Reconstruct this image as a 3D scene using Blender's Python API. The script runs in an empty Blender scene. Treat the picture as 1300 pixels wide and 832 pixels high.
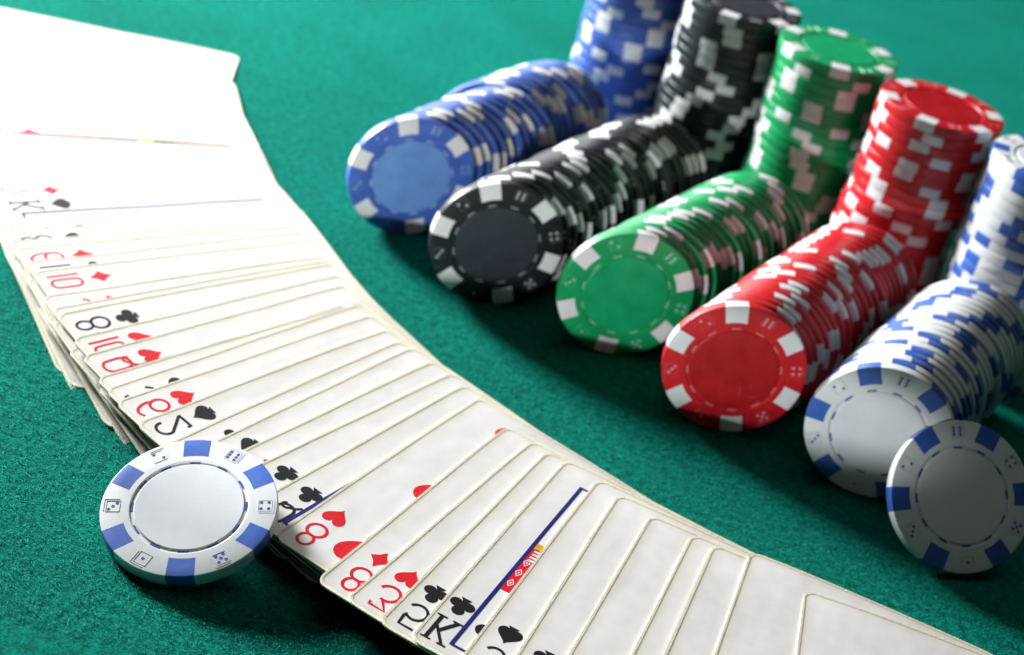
import bpy, bmesh, math, random
from mathutils import Vector, Matrix

MM = 0.001
rad = math.radians
scene = bpy.context.scene
col = scene.collection
random.seed(11)

# ------------------------------------------------------------------ camera
F_PX, PITCH, ROLL, CAM_H = 2300.0, rad(28.521), rad(14.277), 249.3
cam_data = bpy.data.cameras.new('camera')
cam_data.sensor_fit = 'HORIZONTAL'
cam_data.sensor_width = 36.0
cam_data.lens = 36.0 * F_PX / 1300.0
cam_data.clip_start = 0.01
cam_data.clip_end = 50.0
cam_data.dof.use_dof = True
cam_data.dof.focus_distance = 0.402
cam_data.dof.aperture_fstop = 15.0
cam_data.dof.aperture_blades = 7
cam = bpy.data.objects.new('camera', cam_data)
col.objects.link(cam)
R0 = Vector((1, 0, 0)); U0 = Vector((0, math.sin(PITCH), math.cos(PITCH)))
FW = Vector((0, math.cos(PITCH), -math.sin(PITCH)))
RI = R0 * math.cos(ROLL) + U0 * math.sin(ROLL)
UI = -R0 * math.sin(ROLL) + U0 * math.cos(ROLL)
cam.matrix_world = Matrix(((RI.x, UI.x, -FW.x, 0), (RI.y, UI.y, -FW.y, 0),
                           (RI.z, UI.z, -FW.z, CAM_H * MM), (0, 0, 0, 1)))
scene.camera = cam

# ------------------------------------------------------------------ world, lamps, exposure
world = bpy.data.worlds.new('World')
scene.world = world
world.use_nodes = True
bgn = world.node_tree.nodes['Background']
bgn.inputs[0].default_value = (1.0, 0.97, 0.93, 1)
bgn.inputs[1].default_value = 0.01

def aim(o, target):
    d = Vector(target) - o.location
    o.rotation_euler = d.to_track_quat('-Z', 'Y').to_euler()

# the window far left behind the table, the only strong light
L = bpy.data.lights.new('window_light', 'AREA')
L.shape = 'RECTANGLE'; L.size = 0.24; L.size_y = 0.24
L.energy = 36; L.color = (0.95, 0.98, 1.0)
lo = bpy.data.objects.new('window_light', L); col.objects.link(lo)
lo.location = (-0.76, 1.00, 0.36)
aim(lo, (-0.02, 0.43, 0.0))

# added dim area light behind the table, for sheen on felt and cards
B = bpy.data.lights.new('back_sheen_light', 'AREA')
B.shape = 'RECTANGLE'; B.size = 0.9; B.size_y = 0.35
B.energy = 7.0; B.color = (0.95, 0.98, 1.0)
bo = bpy.data.objects.new('back_sheen_light', B); col.objects.link(bo)
bo.location = (-0.55, 1.75, 0.55)
aim(bo, (-0.15, 0.60, 0.0))

# added broad dim fill from above, brightens the shoulders of the lying rows
T = bpy.data.lights.new('overhead_fill_light', 'AREA')
T.shape = 'RECTANGLE'; T.size = 0.8; T.size_y = 0.6
T.energy = 1.0; T.color = (1.0, 0.98, 0.95)
to = bpy.data.objects.new('overhead_fill_light', T); col.objects.link(to)
to.location = (0.20, 0.72, 0.95)
aim(to, (0.06, 0.52, 0.0))

# added low spot with no known source, flat beam brightening the row faces
S = bpy.data.lights.new('low_fill_spot', 'SPOT')
S.energy = 3.4; S.color = (0.93, 0.97, 1.0)
S.spot_size = rad(45.5); S.spot_blend = 0.15; S.shadow_soft_size = 0.006
so = bpy.data.objects.new('low_fill_spot', S); col.objects.link(so)
so.location = (-0.125, 0.140, 0.029)
aim(so, (-0.010, 0.450, 0.0225))
so.scale = (1.0, 0.145, 1.0)

scene.view_settings.view_transform = 'Standard'
scene.view_settings.look = 'None'
scene.view_settings.exposure = 0.0
scene.view_settings.gamma = 1.0
scene.view_settings.use_curve_mapping = False
scene.cycles.use_denoising = True
scene.cycles.max_bounces = 6
scene.cycles.diffuse_bounces = 1

# ------------------------------------------------------------------ materials
def lin(r, g, b):
    f = lambda c: ((c / 255 + 0.055) / 1.055) ** 2.4 if c > 10 else c / 255 / 12.92
    return (f(r), f(g), f(b), 1)

class NT:
    def __init__(self, name):
        self.m = bpy.data.materials.new(name); self.m.use_nodes = True
        self.t = self.m.node_tree; self.b = self.t.nodes['Principled BSDF']
    def n(self, kind, **kw):
        nd = self.t.nodes.new(kind)
        for k, v in kw.items(): setattr(nd, k, v)
        return nd
    def l(self, a, b): self.t.links.new(a, b)
    def math(self, op, a, b=None, clamp=False):
        nd = self.n('ShaderNodeMath', operation=op); nd.use_clamp = clamp
        for i, x in enumerate((a, b)):
            if x is None: continue
            if isinstance(x, (int, float)): nd.inputs[i].default_value = x
            else: self.l(x, nd.inputs[i])
        return nd.outputs[0]
    def mix(self, fac, a, b):
        nd = self.n('ShaderNodeMix', data_type='RGBA')
        for i, x in ((0, fac), (6, a), (7, b)):
            if isinstance(x, (int, float, tuple)): nd.inputs[i].default_value = x
            else: self.l(x, nd.inputs[i])
        return nd.outputs[2]
    def noise(self, vec, scale, detail=4.0, rough=0.55):
        nd = self.n('ShaderNodeTexNoise'); nd.inputs['Scale'].default_value = scale
        nd.inputs['Detail'].default_value = detail; nd.inputs['Roughness'].default_value = rough
        if vec is not None: self.l(vec, nd.inputs['Vector'])
        return nd.outputs[0]
    def ramp(self, fac, p0, p1, c0=(0, 0, 0, 1), c1=(1, 1, 1, 1)):
        nd = self.n('ShaderNodeValToRGB'); self.l(fac, nd.inputs[0])
        e = nd.color_ramp.elements
        e[0].position = p0; e[0].color = c0; e[1].position = p1; e[1].color = c1
        return nd.outputs[0]
    def bump(self, h, strength, dist, prev=None):
        nd = self.n('ShaderNodeBump'); nd.inputs['Strength'].default_value = strength
        nd.inputs['Distance'].default_value = dist; self.l(h, nd.inputs['Height'])
        if prev is not None: self.l(prev, nd.inputs['Normal'])
        return nd.outputs[0]

def plastic(name, rgb, rough=0.34, vary=0.10, bump=0.12):
    k = NT(name)
    co = k.n('ShaderNodeTexCoord').outputs['Object']
    oi = k.n('ShaderNodeObjectInfo').outputs['Random']
    sh = k.n('ShaderNodeVectorMath', operation='ADD')
    k.l(co, sh.inputs[0]); cmb = k.n('ShaderNodeCombineXYZ'); k.l(oi, cmb.inputs[0]); k.l(cmb.outputs[0], sh.inputs[1])
    v = sh.outputs[0]
    n1 = k.noise(v, 160, 5); n2 = k.noise(v, 1500, 3, 0.7); n3 = k.noise(v, 60, 2)
    base = lin(*rgb)
    dark = tuple(c * (1 - vary * 1.6) for c in base[:3]) + (1,)
    lite = tuple(min(1, c * (1 + vary * 0.5) + 0.003) for c in base[:3]) + (1,)
    c = k.mix(k.ramp(n1, 0.35, 0.68), dark, lite)
    # hand grime collected in small flecks
    fl = k.ramp(n2, 0.70, 0.78)
    c = k.mix(k.math('MULTIPLY', fl, 0.18), c, tuple(x * 0.45 for x in base[:3]) + (1,))
    # hairline scratches from handling
    sm = k.n('ShaderNodeMapping'); sm.inputs['Scale'].default_value = (140, 2600, 400); sm.inputs['Rotation'].default_value = (0, 0, 0.7); k.l(v, sm.inputs[0])
    sm2 = k.n('ShaderNodeMapping'); sm2.inputs['Scale'].default_value = (2200, 110, 400); sm2.inputs['Rotation'].default_value = (0, 0, 0.3); k.l(v, sm2.inputs[0])
    scr = k.math('MAXIMUM', k.ramp(k.noise(sm.outputs[0], 1.0, 1), 0.70, 0.76), k.ramp(k.noise(sm2.outputs[0], 1.0, 1), 0.71, 0.77))
    c = k.mix(k.math('MULTIPLY', scr, 0.30), c, tuple(min(0.8, x * 0.6 + 0.14) for x in base[:3]) + (1,))
    k.l(c, k.b.inputs['Base Color'])
    r = k.math('ADD', rough - 0.08, k.math('MULTIPLY', n3, 0.22))
    k.l(r, k.b.inputs['Roughness'])
    k.l(k.bump(n2, bump, 0.00008, k.bump(n1, bump, 0.0002)), k.b.inputs['Normal'])
    k.b.inputs['IOR'].default_value = 1.48
    return k.m

def ink(name, rgb, rough=0.45):
    k = NT(name)
    co = k.n('ShaderNodeTexCoord').outputs['Object']
    n1 = k.noise(co, 900, 4, 0.7)
    base = lin(*rgb)
    k.l(k.mix(k.ramp(n1, 0.3, 0.75), tuple(c * 0.82 for c in base[:3]) + (1,), tuple(min(1, c * 1.12 + 0.006) for c in base[:3]) + (1,)), k.b.inputs['Base Color'])
    k.b.inputs['Roughness'].default_value = rough
    k.b.inputs['Specular IOR Level'].default_value = 0.16
    return k.m

def felt_material():
    k = NT('green_felt')
    co = k.n('ShaderNodeTexCoord').outputs['Object']
    big = k.noise(co, 22, 4); mid = k.noise(co, 430, 4, 0.65); fine = k.noise(co, 1900, 3, 0.7)
    warp = k.n('ShaderNodeMapping'); warp.inputs['Scale'].default_value = (1.0, 2.6, 1.0); warp.inputs['Rotation'].default_value = (0, 0, 0.5)
    k.l(co, warp.inputs[0])
    fib = k.noise(warp.outputs[0], 1100, 4, 0.75)
    grain = k.math('ADD', k.math('MULTIPLY', mid, 0.35), k.math('ADD', k.math('MULTIPLY', fine, 0.35), k.math('MULTIPLY', fib, 0.30)))
    c = k.mix(k.ramp(grain, 0.42, 0.58), (0.0004, 0.052, 0.037, 1), (0.004, 0.320, 0.228, 1))
    c = k.mix(k.math('MULTIPLY', k.ramp(big, 0.35, 0.65), 0.35), c, (0.002, 0.080, 0.060, 1))
    k.l(c, k.b.inputs['Base Color'])
    k.b.inputs['Roughness'].default_value = 0.95
    k.b.inputs['Specular IOR Level'].default_value = 0.03
    k.b.inputs['Sheen Weight'].default_value = 0.18
    k.b.inputs['Sheen Roughness'].default_value = 0.45
    k.b.inputs['Sheen Tint'].default_value = (0.05, 0.80, 0.60, 1)
    k.l(k.bump(grain, 0.9, 0.0011), k.b.inputs['Normal'])
    return k.m

def card_material():
    # UV map holds millimetres along the long and the short edge; worn cream border by distance to the card's outline
    k = NT('worn_card_stock')
    uv = k.n('ShaderNodeUVMap'); uv.uv_map = 'card_mm'
    sep = k.n('ShaderNodeSeparateXYZ'); k.l(uv.outputs[0], sep.inputs[0])
    oi = k.n('ShaderNodeObjectInfo').outputs['Random']
    off = k.n('ShaderNodeCombineXYZ'); k.l(k.math('MULTIPLY', oi, 900.0), off.inputs[0]); k.l(k.math('MULTIPLY', oi, 431.0), off.inputs[1])
    sh = k.n('ShaderNodeVectorMath', operation='ADD'); k.l(uv.outputs[0], sh.inputs[0]); k.l(off.outputs[0], sh.inputs[1])
    v = sh.outputs[0]
    r = 3.2
    qx = k.math('SUBTRACT', k.math('ABSOLUTE', k.math('SUBTRACT', sep.outputs[0], 44.0)), 44.0 - r)
    qy = k.math('SUBTRACT', k.math('ABSOLUTE', k.math('SUBTRACT', sep.outputs[1], 31.5)), 31.5 - r)
    ax = k.math('MAXIMUM', qx, 0.0); ay = k.math('MAXIMUM', qy, 0.0)
    ln = k.math('SQRT', k.math('ADD', k.math('MULTIPLY', ax, ax), k.math('MULTIPLY', ay, ay)))
    d = k.math('SUBTRACT', r, k.math('ADD', ln, k.math('MINIMUM', k.math('MAXIMUM', qx, qy), 0.0)))   # mm inside the outline
    n_edge = k.noise(v, 1.6, 5, 0.7); n_soft = k.noise(v, 0.16, 4); n_fib = k.noise(v, 3.5, 4, 0.7)
    st = k.n('ShaderNodeMapping'); st.inputs['Scale'].default_value = (0.06, 0.20, 1); k.l(v, st.inputs[0])
    wave = k.noise(st.outputs[0], 0.8, 1, 0.4)
    de = k.math('ADD', d, k.math('MULTIPLY', k.math('SUBTRACT', n_edge, 0.5), 1.0))
    worn = k.ramp(de, 0.58, 0.86, (1, 1, 1, 1), (0, 0, 0, 1))
    stain_d = k.math('DIVIDE', k.math('ADD', d, k.math('MULTIPLY', k.math('SUBTRACT', n_soft, 0.5), 3.0)), 4.2)
    stain = k.ramp(stain_d, 0.05, 0.85, (1, 1, 1, 1), (0, 0, 0, 1))
    paper = k.mix(k.ramp(n_soft, 0.3, 0.7), (0.80, 0.77, 0.745, 1), (0.88, 0.855, 0.825, 1))
    paper = k.mix(k.math('MULTIPLY', k.ramp(n_fib, 0.55, 0.8), 0.10), paper, (0.60, 0.56, 0.50, 1))
    c = k.mix(k.math('MULTIPLY', stain, 0.60), paper, (0.74, 0.66, 0.50, 1))
    rim = k.ramp(k.math('ABSOLUTE', k.math('SUBTRACT', de, 1.0)), 0.0, 0.26, (1, 1, 1, 1), (0, 0, 0, 1))
    c = k.mix(k.math('MULTIPLY', rim, 0.24), c, (0.50, 0.42, 0.24, 1))
    c = k.mix(worn, c, k.mix(n_edge, (0.86, 0.79, 0.56, 1), (0.93, 0.88, 0.70, 1)))
    k.l(c, k.b.inputs['Base Color'])
    k.l(k.math('ADD', 0.36, k.math('MULTIPLY', k.math('MAXIMUM', worn, k.math('MULTIPLY', n_fib, 0.35)), 0.5)), k.b.inputs['Roughness'])
    b1 = k.bump(wave, 0.22, 0.0005)
    b2 = k.bump(n_fib, 0.16, 0.00006, b1)
    b3 = k.bump(k.math('MULTIPLY', worn, n_edge), 0.7, 0.0004, b2)
    k.l(b3, k.b.inputs['Normal'])
    return k.m

M_FELT = felt_material()
M_CARD = card_material()
def fibre_material():
    k = NT('felt_fibre')
    co = k.n('ShaderNodeTexCoord').outputs['Object']
    n1 = k.noise(co, 1500, 2)
    k.l(k.mix(k.ramp(n1, 0.35, 0.65), (0.0010, 0.070, 0.050, 1), (0.014, 0.50, 0.365, 1)), k.b.inputs['Base Color'])
    k.b.inputs['Roughness'].default_value = 0.9
    k.b.inputs['Specular IOR Level'].default_value = 0.05
    return k.m
M_FIBRE = fibre_material()
M_RED_INK = ink('red_card_ink', (226, 22, 38))
M_BLACK_INK = ink('black_card_ink', (22, 22, 24))
M_BLUE_INK = ink('blue_card_ink', (24, 34, 120))
M_YELLOW_INK = ink('yellow_card_ink', (222, 170, 40))
M_WHITE_INK = ink('white_card_ink', (225, 222, 222))
BODY = {'blue': plastic('blue_plastic', (70, 106, 194)), 'black': plastic('black_plastic', (27, 28, 32)),
        'green': plastic('green_plastic', (16, 158, 92)), 'red': plastic('red_plastic', (206, 24, 34)),
        'white': plastic('white_plastic', (226, 228, 228), vary=0.03)}
INLAY = {'blue': plastic('blue_inlay', (112, 156, 220), 0.30), 'black': plastic('black_inlay', (52, 55, 62), 0.30),
         'green': plastic('green_inlay', (18, 164, 104), 0.30), 'red': plastic('red_inlay', (182, 20, 30), 0.30),
         'white': plastic('white_inlay', (226, 228, 230), 0.30, 0.03)}
SPOT_WHITE = plastic('white_spot', (232, 230, 230), vary=0.03)
SPOT_BLUE = plastic('blue_spot', (62, 102, 188))
PIP_PALE = {c: plastic(c + '_pips', rgb) for c, rgb in {'blue': (170, 190, 230), 'black': (200, 202, 206), 'green': (165, 226, 196), 'red': (240, 160, 162), 'white': (52, 82, 170)}.items()}
DASH = {c: plastic(c + '_dashes', rgb) for c, rgb in {'blue': (176, 192, 224), 'black': (150, 152, 156), 'green': (140, 206, 172), 'red': (220, 128, 130), 'white': (46, 86, 176)}.items()}
LINE = {c: plastic(c + '_lines', rgb) for c, rgb in {'blue': (104, 138, 210), 'black': (84, 86, 92), 'green': (70, 188, 132), 'red': (222, 76, 84), 'white': (206, 208, 206)}.items()}

# ------------------------------------------------------------------ helpers
def link_mesh(name, me, parent=None):
    o = bpy.data.objects.new(name, me); col.objects.link(o)
    if parent is not None: o.parent = parent
    return o

def tag(o, label=None, cat=None, group=None, kind=None):
    if label: o['label'] = label
    if cat: o['category'] = cat
    if group: o['group'] = group
    if kind: o['kind'] = kind
    return o

def mesh_of(name, bm, mats, smooth=True, sharp=None):
    me = bpy.data.meshes.new(name)
    bm.normal_update(); bm.to_mesh(me); bm.free()
    for m in (mats if isinstance(mats, (list, tuple)) else [mats]): me.materials.append(m)
    if smooth:
        me.polygons.foreach_set('use_smooth', [True] * len(me.polygons))
        if sharp: me.set_sharp_from_angle(angle=rad(sharp))
    return me

# ------------------------------------------------------------------ the table
bm = bmesh.new()
n = 60
vs = [[bm.verts.new((-1.6 + 3.2 * i / n, -0.6 + 3.6 * j / n, 0)) for j in range(n + 1)] for i in range(n + 1)]
for i in range(n):
    for j in range(n):
        bm.faces.new((vs[i][j], vs[i + 1][j], vs[i + 1][j + 1], vs[i][j + 1]))
felt = link_mesh('table_felt', mesh_of('table_felt', bm, M_FELT))
tag(felt, 'green felt table surface under the cards and chips', kind='structure')

# ------------------------------------------------------------------ poker chips
CR, CT = 19.5, 3.3          # radius, thickness in mm
H = CT / 2

def lathe(bm, prof, seg=72):
    rings = []
    for r, z in prof:
        if r < 1e-6: rings.append([bm.verts.new((0, 0, z * MM))])
        else: rings.append([bm.verts.new((r * MM * math.cos(2 * math.pi * k / seg), r * MM * math.sin(2 * math.pi * k / seg), z * MM)) for k in range(seg)])
    for a, b in zip(rings, rings[1:]):
        for k in range(seg):
            k2 = (k + 1) % seg
            if len(a) == 1: bm.faces.new((a[0], b[k], b[k2]))
            elif len(b) == 1: bm.faces.new((a[k], b[0], a[k2]))
            else: bm.faces.new((a[k], b[k], b[k2], a[k2]))

FIL = [(19.16, H), (19.31, H - 0.03), (19.42, H - 0.10), (19.48, H - 0.20), (CR, H - 0.34)]
half = [(0, H - 0.14), (12.15, H - 0.14), (12.2, H - 0.30), (12.95, H - 0.30), (13.05, H - 0.05), (13.2, H)] + FIL
body_prof = half + [(r, -z) for r, z in reversed(half)]

def chip_body(c):
    bm = bmesh.new(); lathe(bm, body_prof)
    bmesh.ops.recalc_face_normals(bm, faces=bm.faces)
    me = mesh_of(c + '_chip_body', bm, BODY[c], sharp=12)
    return me

def spot_mesh(mat):
    # one inlaid edge spot wrapping over both faces and the rim, along +Y, 0.02 mm proud
    e = 0.025
    top = [(14.55, H + e), (17, H + e)] + [(r + e * 0.6, z + e * 0.8) for r, z in FIL[:-1]] + [(CR + e, H - 0.34)]
    prof = top + [(r, -z) for r, z in reversed(top)]
    bm = bmesh.new(); cols_ = []
    for k in range(7):
        t = (k - 3) / 3
        colv = []
        for r, z in prof:
            hw = 2.85 + 0.05 * (r - 14.5)           # nearly parallel sides
            x = hw * t
            y = math.sqrt(max(r * r - x * x, 0))
            colv.append(bm.verts.new((x * MM, y * MM, z * MM)))
        cols_.append(colv)
    for a, b in zip(cols_, cols_[1:]):
        for j in range(len(a) - 1):
            bm.faces.new((a[j], a[j + 1], b[j + 1], b[j]))
    bmesh.ops.recalc_face_normals(bm, faces=bm.faces)
    me = mesh_of('edge_spot', bm, mat, sharp=25)
    # make sure the rim faces look outwards
    f = max(me.polygons, key=lambda p: p.center.y)
    if f.normal.y < 0: me.flip_normals()
    return me

def disc_mesh(name, r, z0, z1, mat, seg=64):
    bm = bmesh.new()
    lathe(bm, [(0, z1), (r - 0.12, z1), (r, z1 - 0.08), (r, z0)], seg)
    bmesh.ops.recalc_face_normals(bm, faces=bm.faces)
    me = mesh_of(name, bm, mat, smooth=False)
    return me

def dash_mesh(mat):
    bm = bmesh.new(); rows = []
    for k in range(6):
        a = rad(-5.5 + 11 * k / 5)
        rows.append([bm.verts.new((r * MM * math.sin(a), r * MM * math.cos(a), z * MM)) for r, z in ((12.36, H - 0.29), (12.38, H - 0.21), (12.82, H - 0.21), (12.84, H - 0.29))])
    for a, b in zip(rows, rows[1:]):
        for j in range(3): bm.faces.new((a[j], a[j + 1], b[j + 1], b[j]))
    bmesh.ops.recalc_face_normals(bm, faces=bm.faces)
    me = mesh_of('ring_dash', bm, mat, sharp=30)
    if sum(p.normal.z for p in me.polygons) < 0: me.flip_normals()
    return me

PIPS = {1: [(0, 0)], 2: [(-1, 1), (1, -1)], 3: [(-1, 1), (0, 0), (1, -1)], 4: [(-1, -1), (-1, 1), (1, -1), (1, 1)],
        5: [(-1, -1), (-1, 1), (1, -1), (1, 1), (0, 0)], 6: [(-1, -1), (-1, 0), (-1, 1), (1, -1), (1, 0), (1, 1)]}

def die_mesh(n, c):
    """embossed die face on the chip's ring, centred on +Y at r = 16.7: outline, two shadow lines, pips"""
    bm = bmesh.new()
    def bar(x0, y0, x1, y1, z=0.07, w=0.11, mi=0):
        d = Vector((x1 - x0, y1 - y0, 0)).normalized(); s = Vector((-d.y, d.x, 0)) * w
        a = Vector((x0, y0, 0)); b = Vector((x1, y1, 0))
        lo = [a + s, b + s, b - s, a - s]
        v0 = [bm.verts.new((p.x * MM, (p.y + 16.7) * MM, (H - 0.02) * MM)) for p in lo]
        v1 = [bm.verts.new((p.x * MM, (p.y + 16.7) * MM, (H + z) * MM)) for p in [a + s * .6, b + s * .6, b - s * .6, a - s * .6]]
        bm.faces.new(v1).material_index = mi
        for k in range(4):
            bm.faces.new((v0[k], v0[(k + 1) % 4], v1[(k + 1) % 4], v1[k])).material_index = mi
    q = 1.5
    for a in ((-q, -q, q, -q), (q, -q, q, q), (q, q, -q, q), (-q, q, -q, -q)): bar(*a)
    bar(-q + .2, q + .5, q + .45, q + .5); bar(q + .5, q + .4, q + .5, -q + .2)
    for x, y in PIPS[n]:
        cx, cy = x * 0.85, y * 0.85 + 16.7
        ring = [bm.verts.new(((cx + 0.40 * math.cos(k * math.pi / 5)) * MM, (cy + 0.40 * math.sin(k * math.pi / 5)) * MM, (H + 0.03) * MM)) for k in range(10)]
        bm.faces.new(ring).material_index = 1
    bmesh.ops.recalc_face_normals(bm, faces=[f for f in bm.faces if f.material_index == 0])
    return mesh_of('die_mark', bm, [LINE[c], PIP_PALE[c]], smooth=False)

ME_BODY = {c: chip_body(c) for c in BODY}
ME_SPOT = {c: spot_mesh(SPOT_BLUE if c == 'white' else SPOT_WHITE) for c in BODY}
ME_DASH = {c: dash_mesh(DASH[c]) for c in BODY}
ME_INLAY = {c: disc_mesh('inlay', 12.1, H - 0.14, H - 0.02, INLAY[c]) for c in BODY}
ME_DIE = {c: {n: die_mesh(n, c) for n in range(1, 7)} for c in BODY}
DIE_ORDER = [6, 4, 5, 1, 3, 2]                    # clockwise from the spot at the top

def make_chip(c, detail):
    """detail 0: body and edge spots; 1: + die marks; 2: + inlay and ring dashes"""
    o = link_mesh('poker_chip', ME_BODY[c])
    for k in range(6):
        s = link_mesh('edge_spot', ME_SPOT[c], o); s.rotation_euler.z = -k * math.pi / 3
    if detail >= 1:
        for k in range(6):
            s = link_mesh('die_mark', ME_DIE[c][DIE_ORDER[k]], o); s.rotation_euler.z = -(k + 0.5) * math.pi / 3
    if detail >= 2:
        link_mesh('inlay', ME_INLAY[c], o)
        for k in range(12):
            s = link_mesh('ring_dash', ME_DASH[c], o); s.rotation_euler.z = -k * math.pi / 6
    return o

def copy_chip(src):
    o = src.copy(); col.objects.link(o)
    for ch in src.children:
        d = ch.copy(); col.objects.link(d); d.parent = o
    return o

PROTO = {}
def get_chip(c, detail):
    if (c, detail) not in PROTO:
        PROTO[(c, detail)] = make_chip(c, detail); return PROTO[(c, detail)]
    return copy_chip(PROTO[(c, detail)])

def face_matrix(x, y, z, az, el, spin):
    """chip whose face normal points to azimuth az (0 = towards -Y, positive towards +X), elevation el; spin clockwise"""
    nrm = Vector((math.sin(az) * math.cos(el), -math.cos(az) * math.cos(el), math.sin(el)))
    r = Vector((math.cos(az), math.sin(az), 0)); u = nrm.cross(r)
    up = u * math.cos(spin) + r * math.sin(spin)
    rt = r * math.cos(spin) - u * math.sin(spin)
    return Matrix(((rt.x, up.x, nrm.x, x * MM), (rt.y, up.y, nrm.y, y * MM), (rt.z, up.z, nrm.z, z * MM), (0, 0, 0, 1)))

ORD = ['front', 'second', 'third', 'fourth', 'fifth', 'sixth', 'seventh', 'eighth', 'ninth', 'tenth', 'eleventh', 'twelfth', 'thirteenth',
       'fourteenth', 'fifteenth', 'sixteenth', 'seventeenth', 'eighteenth', 'nineteenth', 'twentieth', 'twenty-first', 'twenty-second', 'twenty-third', 'twenty-fourth']
SPOTC = {'white': 'blue'}

def turn(rnd, st):
    """how far the next chip is turned: often a step of about one edge spot, sometimes none, sometimes a jump"""
    q = rnd.random()
    if rnd.random() < 0.35: st[0] = -st[0]
    if q < 0.24: return rad(rnd.uniform(-2.5, 2.5))
    if q < 0.66: return rad(st[0] * rnd.uniform(8, 15))
    return rad(st[0] * rnd.uniform(18, 38))

# lying rows: colour, front centre, back centre, number, yaw front, yaw back, spin of the front chip
ROWS = [('blue', (-41.2, 500.7), (-1.7, 575.1), 20, 21.7, 0, -14.4), ('black', (-10.5, 470.4), (29.6, 548.1), 22, 14.8, -2, -18.2),
        ('green', (28.6, 459.5), (63.7, 522.0), 19, 11.9, -4, 5.2), ('red', (60.7, 432.0), (96.7, 503.5), 23, 3.6, -7, -13.1),
        ('white', (100.3, 417.6), (129.8, 483.0), 21, -7.1, -11, -25.5)]
for c, A, B, N, y0, y1, sp0 in ROWS:
    rnd = random.Random({'blue': 5, 'black': 8, 'green': 21, 'red': 34, 'white': 55}[c])
    spin = rad(sp0); st = [1]
    for i in range(N):
        t = i / (N - 1)
        # the first chips of a row keep its front yaw, the rest settle towards the back yaw
        yaw = rad(y0 + (y1 - y0) * min(1, t * 1.3))
        x = A[0] + (B[0] - A[0]) * t; y = A[1] + (B[1] - A[1]) * t
        if i:
            x += rnd.uniform(-0.45, 0.45) * (2.0 if rnd.random() < 0.25 else 1.0); y += rnd.uniform(-0.08, 0.08)
            yaw += rad(rnd.uniform(-0.7, 0.7))
            if c == 'blue' and i >= 11: x -= 4.0
            spin += turn(rnd, st)
        o = get_chip(c, 2 if i == 0 else 1)
        o.matrix_world = face_matrix(x, y, CR, yaw, 0, spin)
        where = 'front of the lying %s row' % c if i == 0 else '%s from the front in the lying %s row' % (ORD[i], c)
        tag(o, '%s poker chip, %s' % (c, where), 'poker chip', '%s chips lying in a row' % c)

# standing stacks: colour, base centre, number, lean of the stack's axis (dx, dy per mm of height)
STACKS = [('blue', (16.4, 619.9), 21, (-0.004, 0.0)), ('black', (48.8, 592.0), 21, (0.0, 0.0)), ('green', (80.8, 567.5), 21, (0.0, 0.0)),
          ('red', (110.6, 537.6), 21, (0.0, 0.0)), ('white', (144.8, 512.8), 21, (-0.01, 0.0))]
for c, A, N, ln in STACKS:
    rnd = random.Random({'blue': 3, 'black': 14, 'green': 15, 'red': 92, 'white': 65}[c])
    spin = rnd.uniform(0, 1); st = [1]
    dx = dy = 0.0
    for i in range(N):
        z = CT * i + H + 0.01 * i
        spin += turn(rnd, st)
        dx = dx * 0.5 + rnd.uniform(-0.45, 0.45); dy = dy * 0.5 + rnd.uniform(-0.45, 0.45)
        if c == 'red' and i == 11: A = (A[0] + 1.1, A[1] + 0.4)
        o = get_chip(c, 2 if i == N - 1 else 0)
        o.matrix_world = Matrix.Translation(((A[0] + dx + ln[0] * z) * MM, (A[1] + dy + ln[1] * z) * MM, z * MM)) @ Matrix.Rotation(-spin, 4, 'Z')
        where = 'topmost of the standing %s stack' % c if i == N - 1 else ('lowest of the standing %s stack' % c if i == 0 else '%s from the bottom of the standing %s stack' % (ORD[i], c))
        tag(o, '%s poker chip, %s' % (c, where), 'poker chip', '%s chips standing in a stack' % c)

def loose(x, y, az, el, spin, label):
    # face_matrix takes the chip's middle; the fitted centre is the middle of its upper face
    o = get_chip('white', 2)
    a, e = rad(az), rad(el)
    z = CR * math.cos(e) + H * math.sin(e) + 0.05
    nrm = Vector((math.sin(a) * math.cos(e), -math.cos(a) * math.cos(e), math.sin(e)))
    o.matrix_world = face_matrix(x - nrm.x * H, y - nrm.y * H, z, a, e, rad(spin))
    tag(o, label, 'poker chip')
    return o
loose(-59.3, 324.4, -28.1, 70.6, -38.0, 'white poker chip with blue edge spots tilted on the left edge of the card spread')
loose(121.8, 399.2, 14.0, 40.0, -38, 'white poker chip in shade leaning against the front of the lying white row')

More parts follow.
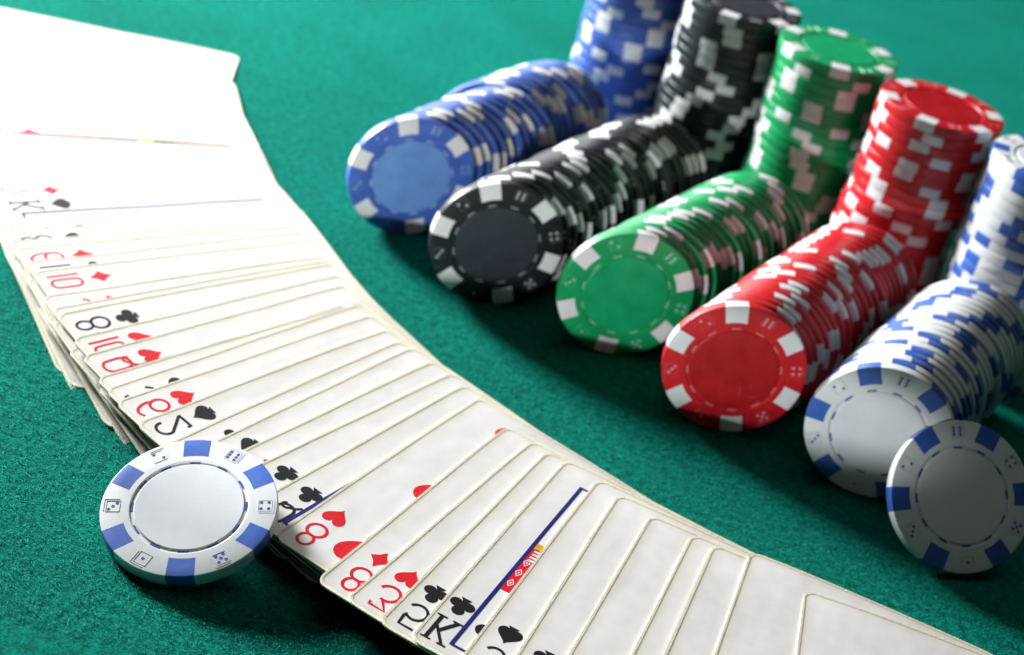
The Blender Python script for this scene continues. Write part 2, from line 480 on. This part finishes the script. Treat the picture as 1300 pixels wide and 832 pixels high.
# ------------------------------------------------------------------ playing cards
CL, CW, CTH, CRAD = 88.0, 63.0, 0.32, 3.2
CARD_POSES = [   # corner x, y, turn of the long edge, height of the near-index edge, height of the far edge (mm, degrees), 1 for a card whose face is wholly covered
    (-206.18, 593.31, 7.94, 0.0, 0.0, 0),
    (-196.79, 548.63, 20.75, 0.98, 0.22, 0),
    (-184.27, 515.38, 27.32, 1.67, 0.16, 0),
    (-176.4, 496.31, 27.86, 2.27, 0.0, 0),
    (-173.05, 487.95, 25.89, 2.92, 0.15, 0),
    (-164.49, 472.58, 30.63, 3.17, 0.21, 0),
    (-157.02, 459.04, 34.78, 3.41, 0.31, 0),
    (-151.09, 447.3, 36.09, 2.62, -0.64, 1),
    (-150.41, 449.36, 38.09, 3.77, 0.51, 0),
    (-143.35, 437.91, 32.91, 1.67, -1.63, 1),
    (-142.62, 439.94, 36.41, 3.72, 0.42, 0),
    (-141.85, 428.98, 34.42, 3.45, -0.5, 1),
    (-141.18, 431.04, 38.42, 4.6, 0.65, 0),
    (-138.56, 422.61, 36.51, 4.35, -0.42, 1),
    (-137.92, 424.68, 39.01, 5.5, 0.73, 0),
    (-135.44, 418.71, 35.99, 4.09, -1.12, 1),
    (-134.81, 420.78, 39.49, 6.14, 0.93, 0),
    (-130.07, 412.06, 40.26, 5.34, -0.03, 1),
    (-129.55, 414.15, 42.26, 6.49, 1.12, 0),
    (-126.7, 407.81, 38.19, 5.64, 0.04, 1),
    (-126.17, 409.91, 42.19, 6.79, 1.19, 0),
    (-119.98, 396.69, 41.79, 4.81, -1.25, 1),
    (-119.53, 398.8, 44.29, 6.86, 0.8, 0),
    (-115.66, 391.27, 43.6, 6.17, -0.1, 1),
    (-115.31, 393.4, 46.8, 7.32, 1.05, 0),
    (-113.33, 388.22, 43.39, 6.75, 0.15, 1),
    (-112.99, 390.36, 47.39, 7.9, 1.3, 0),
    (-105.9, 378.99, 48.46, 5.76, -0.81, 1),
    (-105.7, 381.14, 50.96, 7.81, 1.24, 0),
    (-100.93, 374.04, 52.98, 7.92, 1.25, 0),
    (-94.08, 366.19, 50.04, 5.48, -1.01, 1),
    (-94.86, 367.15, 53.04, 7.53, 1.04, 0),
    (-91.14, 362.41, 56.01, 7.95, 1.46, 0),
    (-87.34, 358.32, 55.73, 7.94, 1.62, 0),
    (-80.23, 352.03, 57.13, 7.93, 1.42, 0),
    (-72.17, 345.38, 60.09, 7.88, 1.98, 0),
    (-66.6, 342.78, 61.24, 8.0, 2.35, 0),
    (-61.68, 338.74, 60.19, 8.06, 2.33, 0),
    (-56.33, 335.55, 59.88, 8.07, 2.31, 0),
    (-48.64, 329.09, 62.58, 8.1, 2.42, 0),
    (-39.86, 322.85, 65.63, 8.11, 2.67, 0),
    (-27.68, 311.52, 68.2, 7.64, 2.4, 0),
    (-20.33, 307.93, 68.37, 7.53, 2.43, 0),
    (-12.24, 302.84, 71.12, 7.73, 2.56, 0),
    (-4.95, 300.32, 72.65, 7.84, 2.87, 0),
    (5.55, 295.19, 73.92, 7.63, 3.12, 0),
    (14.39, 289.73, 76.18, 7.72, 3.32, 0),
    (22.83, 284.12, 76.18, 7.6, 3.28, 0),
    (34.7, 280.67, 77.07, 7.4, 3.14, 0),
    (41.28, 277.97, 77.91, 7.73, 3.29, 0),
    (52.53, 278.56, 79.28, 7.64, 3.3, 0),
    (73.42, 268.0, 84.31, 7.18, 2.97, 0),
]

def bend(l, d, s):
    """height in mm of a worn card's upper face above its flat plane"""
    e = min(l, CL - l, d, CW - d)
    z = 0.30 * math.sin(math.pi * min(max(d / CW, 0), 1))
    z += 0.10 * math.sin(l * 0.075 + s * 6.1) * math.exp(-d / 22) + 0.05 * math.sin(l * 0.19 + s * 12.0)
    z += 0.05 * math.exp(-(max(e, 0) / 0.55) ** 2)        # frayed lip along the edge
    cr = math.hypot(CL - l, d)                             # right corner turned down a little
    z -= 0.35 * math.exp(-(cr / 9.0) ** 2)
    return z

def corner_inset(l):
    q = min(l, CL - l)
    return CRAD - math.sqrt(max(CRAD ** 2 - (CRAD - q) ** 2, 0)) if q < CRAD else 0.0

def card_mesh(s):
    ls = [0, 0.12, 0.35, 0.7, 1.2, 1.9, 2.6, 3.2] + [3.2 + 81.6 * k / 22 for k in range(1, 22)]
    ls += [CL - x for x in (3.2, 2.6, 1.9, 1.2, 0.7, 0.35, 0.12, 0)]
    ts = [0, 0.3, 0.6, 1.1, 2.0, 4, 7, 11, 16, 24, 34, 44, 53, 60, 62.4, 62.7, 63]
    bm = bmesh.new(); uvl = bm.loops.layers.uv.new('card_mm')
    top, bot, uvs = [], [], {}
    for l in ls:
        i0 = corner_inset(l); ct, cb = [], []
        for t in ts:
            d = i0 + t / CW * (CW - 2 * i0)
            z = bend(l, d, s)
            a = bm.verts.new((l * MM, -d * MM, (z + CTH) * MM)); b = bm.verts.new((l * MM, -d * MM, z * MM - 0.10 * math.exp(-(min(l, CL - l, d, CW - d) / .55) ** 2) * MM))
            uvs[a] = uvs[b] = (l, d); ct.append(a); cb.append(b)
        top.append(ct); bot.append(cb)
    nl, nd = len(ls), len(ts)
    for i in range(nl - 1):
        for j in range(nd - 1):
            bm.faces.new((top[i][j], top[i][j + 1], top[i + 1][j + 1], top[i + 1][j]))
            bm.faces.new((bot[i][j], bot[i + 1][j], bot[i + 1][j + 1], bot[i][j + 1]))
        for j, f in ((0, 0), (nd - 1, 1)):
            q = (top[i][j], top[i + 1][j], bot[i + 1][j], bot[i][j])
            bm.faces.new(q if not f else q[::-1])
    for j in range(nd - 1):
        for i, f in ((0, 1), (nl - 1, 0)):
            q = (top[i][j], top[i][j + 1], bot[i][j + 1], bot[i][j])
            bm.faces.new(q[::-1] if f == 0 else q)
    bmesh.ops.recalc_face_normals(bm, faces=bm.faces)
    for f in bm.faces:
        for lp in f.loops: lp[uvl].uv = uvs[lp.vert]
    return mesh_of('playing_card', bm, M_CARD, sharp=50)

# printed marks: polygons in mm, x across the card from the index edge, y towards the short edge (the prints read mirrored, as in the picture)
def arc(cx, cy, rx, ry, a0, a1, n=22):
    return [(cx + rx * math.cos(rad(a0 + (a1 - a0) * k / n)), cy + ry * math.sin(rad(a0 + (a1 - a0) * k / n))) for k in range(n + 1)]

def ribbon(pts, w):
    out = []
    m = len(pts)
    closed = math.hypot(pts[0][0] - pts[-1][0], pts[0][1] - pts[-1][1]) < 1e-6
    nrm = []
    for k in range(m):
        a = pts[k - 1] if k else (pts[-2] if closed else pts[0]); b = pts[k + 1] if k < m - 1 else (pts[1] if closed else pts[-1])
        dx, dy = b[0] - a[0], b[1] - a[1]; q = math.hypot(dx, dy) or 1
        nrm.append((-dy / q * w / 2, dx / q * w / 2))
    for k in range(m - 1):
        out.append([(pts[k][0] + nrm[k][0], pts[k][1] + nrm[k][1]), (pts[k + 1][0] + nrm[k + 1][0], pts[k + 1][1] + nrm[k + 1][1]),
                    (pts[k + 1][0] - nrm[k + 1][0], pts[k + 1][1] - nrm[k + 1][1]), (pts[k][0] - nrm[k][0], pts[k][1] - nrm[k][1])])
    return out

def stadium(cx, cy, rx, ry):
    h = ry - rx
    p = arc(cx, cy + h, rx, rx, 0, 180, 12) + arc(cx, cy - h, rx, rx, 180, 360, 12)
    return p + [p[0]]

W = 0.78
def glyph(ch):
    """list of (layer, polygons): every stroke its own layer so overlapping strokes never share a plane"""
    g = {
        '8': [ribbon(arc(0, 2.25, 1.75, 2.15, 0, 360), W), ribbon(arc(0, -2.1, 2.25, 2.4, 0, 360), W)],
        '10': [ribbon([(-2.5, 4.4), (-2.5, -4.4)], W), ribbon(stadium(1.0, 0, 1.75, 4.2), W)],
        'K': [ribbon([(-1.8, 4.3), (-1.8, -4.3)], 0.95), ribbon([(-1.5, -0.9), (2.0, 4.2)], 0.75), ribbon([(-0.5, 0.6), (2.1, -4.2)], 1.0),
              ribbon([(-3.0, 4.3), (-0.6, 4.3)], 0.55), ribbon([(-3.0, -4.3), (-0.6, -4.3)], 0.55), ribbon([(0.9, 4.3), (3.0, 4.3)], 0.55), ribbon([(0.8, -4.3), (3.2, -4.3)], 0.55)],
        'Q': [ribbon(stadium(0, 0.6, 2.1, 3.8), W), ribbon(arc(-0.9, -2.6, 1.0, 0.9, 250, 20, 10) + [(1.2, -3.0), (2.4, -4.6)], W)],
        'J': [ribbon([(1.6, 4.3), (1.6, -2.2)] + arc(-0.3, -2.2, 1.9, 2.1, 0, -170, 14), W)],
        '2': [ribbon(arc(0, 2.1, 2.1, 2.2, 195, -25, 18) + [(-2.2, -4.0)], W), ribbon([(-2.4, -4.1), (2.3, -4.1)], W), ribbon([(2.2, -4.3), (2.2, -3.1)], 0.6)],
        '3': [ribbon([(-2.0, 3.2), (-2.0, 4.2), (2.0, 4.2), (-0.4, 1.0)], W), ribbon(arc(-0.3, -1.6, 2.5, 2.7, 105, -165, 20), W)],
        '4': [ribbon([(1.0, -4.4), (1.0, 4.2), (-2.4, -1.8), (2.5, -1.8)], W)],
        '5': [ribbon([(2.0, 4.1), (-1.6, 4.1), (-1.9, 0.7)], W), ribbon(arc(-0.1, -1.6, 2.4, 2.7, 140, -150, 20), W)],
        '6': [ribbon(arc(0.2, 0.2, 2.4, 4.2, 55, 190, 16), W), ribbon(arc(0, -1.9, 2.2, 2.4, 0, 360), W)],
        '7': [ribbon([(-2.2, 3.2), (-2.2, 4.1), (2.2, 4.1), (-0.6, -4.4)], W)],
        '9': [ribbon(arc(-0.2, -0.2, 2.4, 4.2, 235, 370, 16), W), ribbon(arc(0, 1.9, 2.2, 2.4, 0, 360), W)],
    }
    return g[ch]

def suit_shape(su, s):
    """unit suit about 6 wide and 6.3 tall, scaled by s; list of polygons"""
    def sc(p): return [(x * s, y * s) for x, y in p]
    def heart(fl=1):
        pts = []
        for k in range(40):
            t = 2 * math.pi * k / 40
            x = 16 * math.sin(t) ** 3; y = 13 * math.cos(t) - 5 * math.cos(2 * t) - 2 * math.cos(3 * t) - math.cos(4 * t)
            pts.append((x / 16 * 2.9, fl * (y + 2.5) / 14.5 * 3.15))
        return pts
    stem = [(-0.25, -0.3), (0.25, -0.3), (0.45, -1.9), (1.35, -3.15), (-1.35, -3.15), (-0.45, -1.9)]
    if su == 'hearts': return [sc(heart())]
    if su == 'diamonds': return [sc([(0, 3.3), (0.9, 1.5), (2.5, 0), (0.9, -1.5), (0, -3.3), (-0.9, -1.5), (-2.5, 0), (-0.9, 1.5)])]
    if su == 'spades': return [sc([(x, y * 0.92 + 0.35) for x, y in heart(-1)]), sc(stem)]
    return [sc(arc(0, 1.65, 1.5, 1.5, 0, 342, 18)), sc(arc(-1.5, -0.75, 1.5, 1.5, 0, 342, 18)), sc(arc(1.5, -0.75, 1.5, 1.5, 0, 342, 18)),
            sc([(-0.5, 0.9), (0.5, 0.9), (0.9, -0.6), (-0.9, -0.6)]), sc([(-0.3, -0.4), (0.3, -0.4), (0.5, -1.9), (1.3, -3.1), (-1.3, -3.1), (-0.5, -1.9)])]

class Print:
    """flat print that follows the bent card face"""
    def __init__(self, s): self.s = s; self.bm = bmesh.new(); self.layer = 0
    def poly(self, pts, l0, d0, mi=0, turn=False, lift=None):
        z = 0.030 + 0.006 * self.layer if lift is None else lift
        vs = []
        for x, y in pts:
            if turn: x, y = -x, -y
            l, d = l0 - y, d0 + x
            vs.append(self.bm.verts.new((l * MM, -d * MM, (bend(l, d, self.s) + CTH + z) * MM)))
        if len(pts) > 4:
            cx = sum(v.co.x for v in vs) / len(vs); cy = sum(v.co.y for v in vs) / len(vs)
            l, d = cx / MM, -cy / MM
            c = self.bm.verts.new((cx, cy, (bend(l, d, self.s) + CTH + z) * MM))
            fs = [self.bm.faces.new((c, vs[k], vs[(k + 1) % len(vs)])) for k in range(len(vs))]
        else: fs = [self.bm.faces.new(vs)]
        for f in fs:
            f.material_index = mi; f.normal_update()
            if f.normal.z < 0: f.normal_flip()
    def stroke(self, polys, l0, d0, mi=0, turn=False):
        for p in polys: self.poly(p, l0, d0, mi, turn)
        self.layer += 1
    def shape(self, polys, l0, d0, mi=0, turn=False):
        for p in polys: self.poly(p, l0, d0, mi, turn); self.layer += 1
    def done(self, name, mats, parent):
        return link_mesh(name, mesh_of(name, self.bm, mats, smooth=False), parent)

PIP_ROWS = {'2': [(12, 31.5), (76, 31.5)], '3': [(12, 31.5), (44, 31.5), (76, 31.5)],
            '4': [(12, 17.5), (76, 17.5)], '5': [(12, 17.5), (76, 17.5)], '6': [(12, 17.5), (44, 17.5), (76, 17.5)],
            '7': [(12, 17.5), (44, 17.5), (76, 17.5)], '8': [(12, 17.5), (44, 17.5), (76, 17.5)],
            '9': [(12, 17.5), (33.5, 17.5), (54.5, 17.5), (76, 17.5)], '10': [(12, 17.5), (33.5, 17.5), (54.5, 17.5), (76, 17.5)]}

def court(o, s, red_first):
    p = Print(s)
    z = lambda l0, l1, d0, d1: [(d0, -l0), (d1, -l0), (d1, -l1), (d0, -l1)]
    # the blue frame line
    p2 = Print(s)
    def line(l0, d0, l1, d1, w=0.5):
        n = max(1, int(max(abs(l1 - l0), abs(d1 - d0)) / 4))
        for k in range(n):
            a = (l0 + (l1 - l0) * k / n, d0 + (d1 - d0) * k / n); b = (l0 + (l1 - l0) * (k + 1) / n, d0 + (d1 - d0) * (k + 1) / n)
            if l0 == l1: p2.poly([(a[1], -a[0] - w), (b[1], -b[0] - w), (b[1], -b[0] + w), (a[1], -a[0] + w)], 0, 0)
            else: p2.poly([(a[1] - w, -a[0]), (a[1] + w, -a[0]), (b[1] + w, -b[0]), (b[1] - w, -b[0])], 0, 0)
    f0 = 7.9 if red_first and red_first[0] == 29.0 else 8.9
    line(4.6, f0, 79.4, f0); line(4.9, f0, 4.9, 54, 0.4)
    if red_first: line(79.0, f0, 79.0, 54, 0.4)
    p2.done('frame_line', M_BLUE_INK, o)
    # robe edge inside the frame: red cloth with white lozenges, yellow trim, hand
    if red_first is None: return
    a, b = red_first
    for q in range(10):
        p.poly(z(a + (b - a) * q / 10, a + (b - a) * (q + 1) / 10, f0 + 0.5, f0 + 2.6), 0, 0, 0)
        p.poly(z(a + (b - a) * q / 10, a + (b - a) * (q + 1) / 10, f0 + 2.6, f0 + 7), 0, 0, 0)
    p.layer += 3
    for k in range(3):
        c = a + 3.6 + k * 4.6
        for q, mi in ((1.9, 1), (1.25, 0), (0.6, 1)):
            p.poly([(f0 + 1.45 - q * .45, -c), (f0 + 1.45, -c - q * .9), (f0 + 1.45 + q * .45, -c), (f0 + 1.45, -c + q * .9)], 0, 0, mi); p.layer += 1
    for k in range(4):
        c = b - 6.4 + k * 1.3
        p.poly([(f0 + 1.1, -c), (f0 + 4, -c - .3), (f0 + 4, -c - 1.0), (f0 + 1.1, -c - 0.8)], 0, 0, 1)
    p.layer += 1
    p.poly(z(b - 1.2, b + 1.2, f0 + 0.6, f0 + 5), 0, 0, 2)
    p.done('court_picture', [M_RED_INK, M_WHITE_INK, M_YELLOW_INK], o)

NUM = {'2': 'two', '3': 'three', '4': 'four', '5': 'five', '6': 'six', '7': 'seven', '8': 'eight', '9': 'nine', '10': 'ten', 'K': 'king', 'Q': 'queen', 'J': 'jack'}
# rank, suit, shift of the printed index (mm), label; in the order they were laid, the first at the far left
DECK = [
    ('3', 'diamonds', 0, 'first playing card of the spread, flat at its far left end, washed out by light'),
    ('4', 'diamonds', 0, 'washed-out playing card laid directly on the far left end card'),
    ('9', 'diamonds', 0, 'washed-out playing card, second above the far left end card'),
    ('K', 'diamonds', 0, 'washed-out court card showing a dark coloured line along the edge above it'),
    ('2', 'hearts', 0, 'washed-out playing card whose edge crosses the dark coloured line of a court card'),
    ('2', 'diamonds', 0, 'washed-out playing card, second before the seven of diamonds'),
    ('7', 'diamonds', 0.5, 'washed-out seven of diamonds playing card beside the king of spades'),
    ('K', 'spades', -1.2, 'blurred king of spades playing card with a thin blue line, far left of the spread'),
    ('4', 'spades', 1.5, 'blank looking playing card covering the blue line of the king of spades'),
    ('8', 'spades', 0, 'playing card showing only slivers of a black index, below the king of spades'),
    ('7', 'clubs', 3.5, 'narrow blank strip of a playing card above the thin red slivers'),
    ('6', 'diamonds', 0, 'playing card showing the top slivers of a red index, above the ten of diamonds'),
    ('10', 'clubs', 0, 'playing card showing a thin black bar, directly above the ten of diamonds'),
    ('10', 'diamonds', 0, 'ten of diamonds playing card in the blurred left part of the spread'),
    ('J', 'diamonds', 0, 'playing card showing a red sliver and red tip, directly below the ten of diamonds'),
    ('10', 'spades', 0.9, 'thin strip of a playing card with a dark bar, directly above the eight of clubs'),
    ('8', 'clubs', 0.6, 'eight of clubs playing card in the left part of the spread'),
    ('10', 'hearts', 0.2, 'ten of hearts playing card, half covered by the queen of hearts'),
    ('Q', 'hearts', 0.5, 'queen of hearts playing card with a thin blue line'),
    ('9', 'clubs', 1.6, 'playing card with small black specks, directly below the queen of hearts'),
    ('3', 'spades', 0.6, 'playing card showing a black curve and half a spade, above the six of hearts'),
    ('6', 'hearts', 0, 'six of hearts playing card above the two of spades'),
    ('2', 'spades', -1.0, 'two of spades playing card just above the loose white chip'),
    ('3', 'clubs', 0.8, 'playing card with half a black club, directly below the two of spades'),
    ('7', 'spades', 0, 'playing card whose single black spade shows above the loose white chip'),
    ('9', 'diamonds', 1.6, 'playing card with a red corner of a suit showing above the loose white chip'),
    ('6', 'clubs', 0, 'playing card whose black club touches the right rim of the loose white chip'),
    ('Q', 'clubs', 0, 'queen of clubs playing card with a blue line, partly under the loose white chip'),
    ('8', 'hearts', -0.5, 'eight of hearts playing card right beside the loose white chip'),
    ('8', 'diamonds', 0.2, 'eight of diamonds playing card next to the eight of hearts'),
    ('3', 'hearts', 0.3, 'three of hearts playing card beside the card with the frayed corner'),
    ('5', 'clubs', -0.9, 'playing card with a frayed torn corner and a half covered black club'),
    ('K', 'clubs', -1.7, 'king of clubs playing card with a long blue line and a red robe edge'),
    ('5', 'spades', -0.4, 'playing card with a whole spade, next to the king of clubs'),
    ('4', 'clubs', 0, 'playing card with a club tip at the bottom, second after the king of clubs'),
    ('4', 'hearts', 0, 'blank looking wide strip of a playing card with a tiny red speck'),
    ('2', 'clubs', 2.5, 'narrow blank strip of a playing card just right of the tiny red speck'),
    ('3', 'clubs', 2.5, 'blank looking narrow playing card, second right of the tiny red speck'),
    ('2', 'spades', 2.5, 'blank looking playing card half covered by the last card of the spread'),
    ('2', 'spades', 2.5, 'last blank looking playing card lying uncovered at the right end of the spread'),
]
SHORT = lambda r, su: '%s of %s' % (NUM[r], su)
UNDER = {7: 'the king of spades', 8: 'the blank card beside the king of spades', 9: 'the slivers of a black index', 10: 'the narrow blank strip', 11: 'the top slivers of a red index',
         12: 'the thin black bar', 13: 'the ten of diamonds', 14: 'the red sliver below the ten of diamonds', 15: 'the dark bar above the eight of clubs', 16: 'the eight of clubs',
         17: 'the ten of hearts', 19: 'the black specks below the queen of hearts'}
i = 0
for n_, (cx, cy, ang, z0, z1, covered) in enumerate(CARD_POSES):
    rank, suit, shift, label = DECK[i]
    s = random.Random(n_ * 7 + 3).uniform(0, 1)
    o = link_mesh('playing_card', card_mesh(s))
    lift = .55 - CTH - 0.02
    o.matrix_world = (Matrix.Translation((cx * MM, cy * MM, (z0 + lift) * MM)) @ Matrix.Rotation(rad(ang), 4, 'Z')
                      @ Matrix.Rotation(math.asin((z0 - z1) / CW), 4, 'X'))
    if covered:                                            # lies under card i, only its edges show
        tag(o, 'covered playing card under %s, only its edge showing' % UNDER[i], 'playing card', 'cards spread across the felt')
        continue
    tag(o, label, 'playing card', 'cards spread across the felt')
    k_ = i; i += 1
    mat = M_RED_INK if suit in ('hearts', 'diamonds') else M_BLACK_INK
    if k_ >= 38 or k_ in (0, 1, 2, 4, 5): continue                                  # far-left print left off to imitate glare; last cards' corners lie outside the picture
    p = Print(s)
    for st in glyph(rank): p.stroke(st, 7.4, 5.9 + shift)
    p.done('index_number', mat, o)
    p = Print(s); p.shape(suit_shape(suit, 1.0), 17.2, 5.9 + shift)
    p.done('index_suit', mat, o)
    if k_ == 3:
        # court card at the far left: only a dark coloured line of its picture shows along the edge of the card above it
        x2, y2, a2 = CARD_POSES[4][:3]
        def dd(l):
            ux, uy = math.cos(rad(a2)), math.sin(rad(a2)); px, py = math.cos(rad(ang)), math.sin(rad(ang))
            # distance across this card at which the next card's edge crosses column l
            ox, oy = cx + px * l, cy + py * l
            return ((x2 - ox) * -uy + (y2 - oy) * ux) / (py * -uy + -px * ux)
        p = Print(s)
        segs = [(12, 26, 3), (26, 38, 0), (38, 44, 1), (44, 50, 3), (50, 55, 2), (55, 62, 1), (62, 80, 0)]
        for l0, l1, mi in segs:
            n = 4
            for q in range(n):
                la, lb = l0 + (l1 - l0) * q / n, l0 + (l1 - l0) * (q + 1) / n
                p.poly([(dd(la) - 3.4, -la), (dd(la) + 3, -la), (dd(lb) + 3, -lb), (dd(lb) - 3.4, -lb)], 0, 0, mi)
        p.done('court_picture', [M_RED_INK, M_BLACK_INK, M_YELLOW_INK, M_BLUE_INK], o)
    elif rank in 'KQ':
        court(o, s, {32: (29.0, 49.0), 27: (69.0, 76.5), 3: None}.get(k_))
        if k_ == 32:
            p = Print(s); p.shape(suit_shape(suit, 1.35), 12.6, 13.6); p.done('pip', M_BLACK_INK, o)
    elif rank in PIP_ROWS and k_ >= 26:
        for l0, d0 in PIP_ROWS[rank]:
            if d0 > 20: continue
            p = Print(s); p.shape(suit_shape(suit, 1.95), l0, d0 - 0.8, turn=l0 > 45); p.done('pip', mat, o)


# ------------------------------------------------------------------ loose nap of the felt, short fibres lying on the table
import numpy as np
rng = np.random.default_rng(7)
NF = 150000
fx = rng.uniform(-0.135, 0.165, NF); fy = rng.uniform(0.285, 0.60, NF)
ln = rng.uniform(0.6, 1.9, NF) * MM; th_ = rng.uniform(0, 2 * np.pi, NF); wd = rng.uniform(0.05, 0.12, NF) * MM
rise = rng.uniform(0.10, 0.70, NF) * MM
dx, dy = np.cos(th_), np.sin(th_)
P = np.zeros((NF, 4, 3), dtype=np.float32)
P[:, 0] = np.stack([fx - dx * ln / 2, fy - dy * ln / 2, np.full(NF, 0.00001)], 1)
P[:, 1] = np.stack([fx - dy * wd, fy + dx * wd, rise], 1)
P[:, 2] = np.stack([fx + dx * ln / 2, fy + dy * ln / 2, rise * 0.3], 1)
P[:, 3] = np.stack([fx + dy * wd, fy - dx * wd, rise], 1)
me = bpy.data.meshes.new('felt_fibres')
me.vertices.add(NF * 4); me.vertices.foreach_set('co', P.ravel())
me.loops.add(NF * 4); me.loops.foreach_set('vertex_index', np.arange(NF * 4, dtype=np.int32))
me.polygons.add(NF); me.polygons.foreach_set('loop_start', np.arange(0, NF * 4, 4, dtype=np.int32))
me.polygons.foreach_set('loop_total', np.full(NF, 4, dtype=np.int32))
me.update(); me.validate()
me.materials.append(M_FIBRE)
tag(link_mesh('felt_fibres', me), 'short green fibres forming the fuzzy nap of the felt', 'felt nap', kind='stuff')
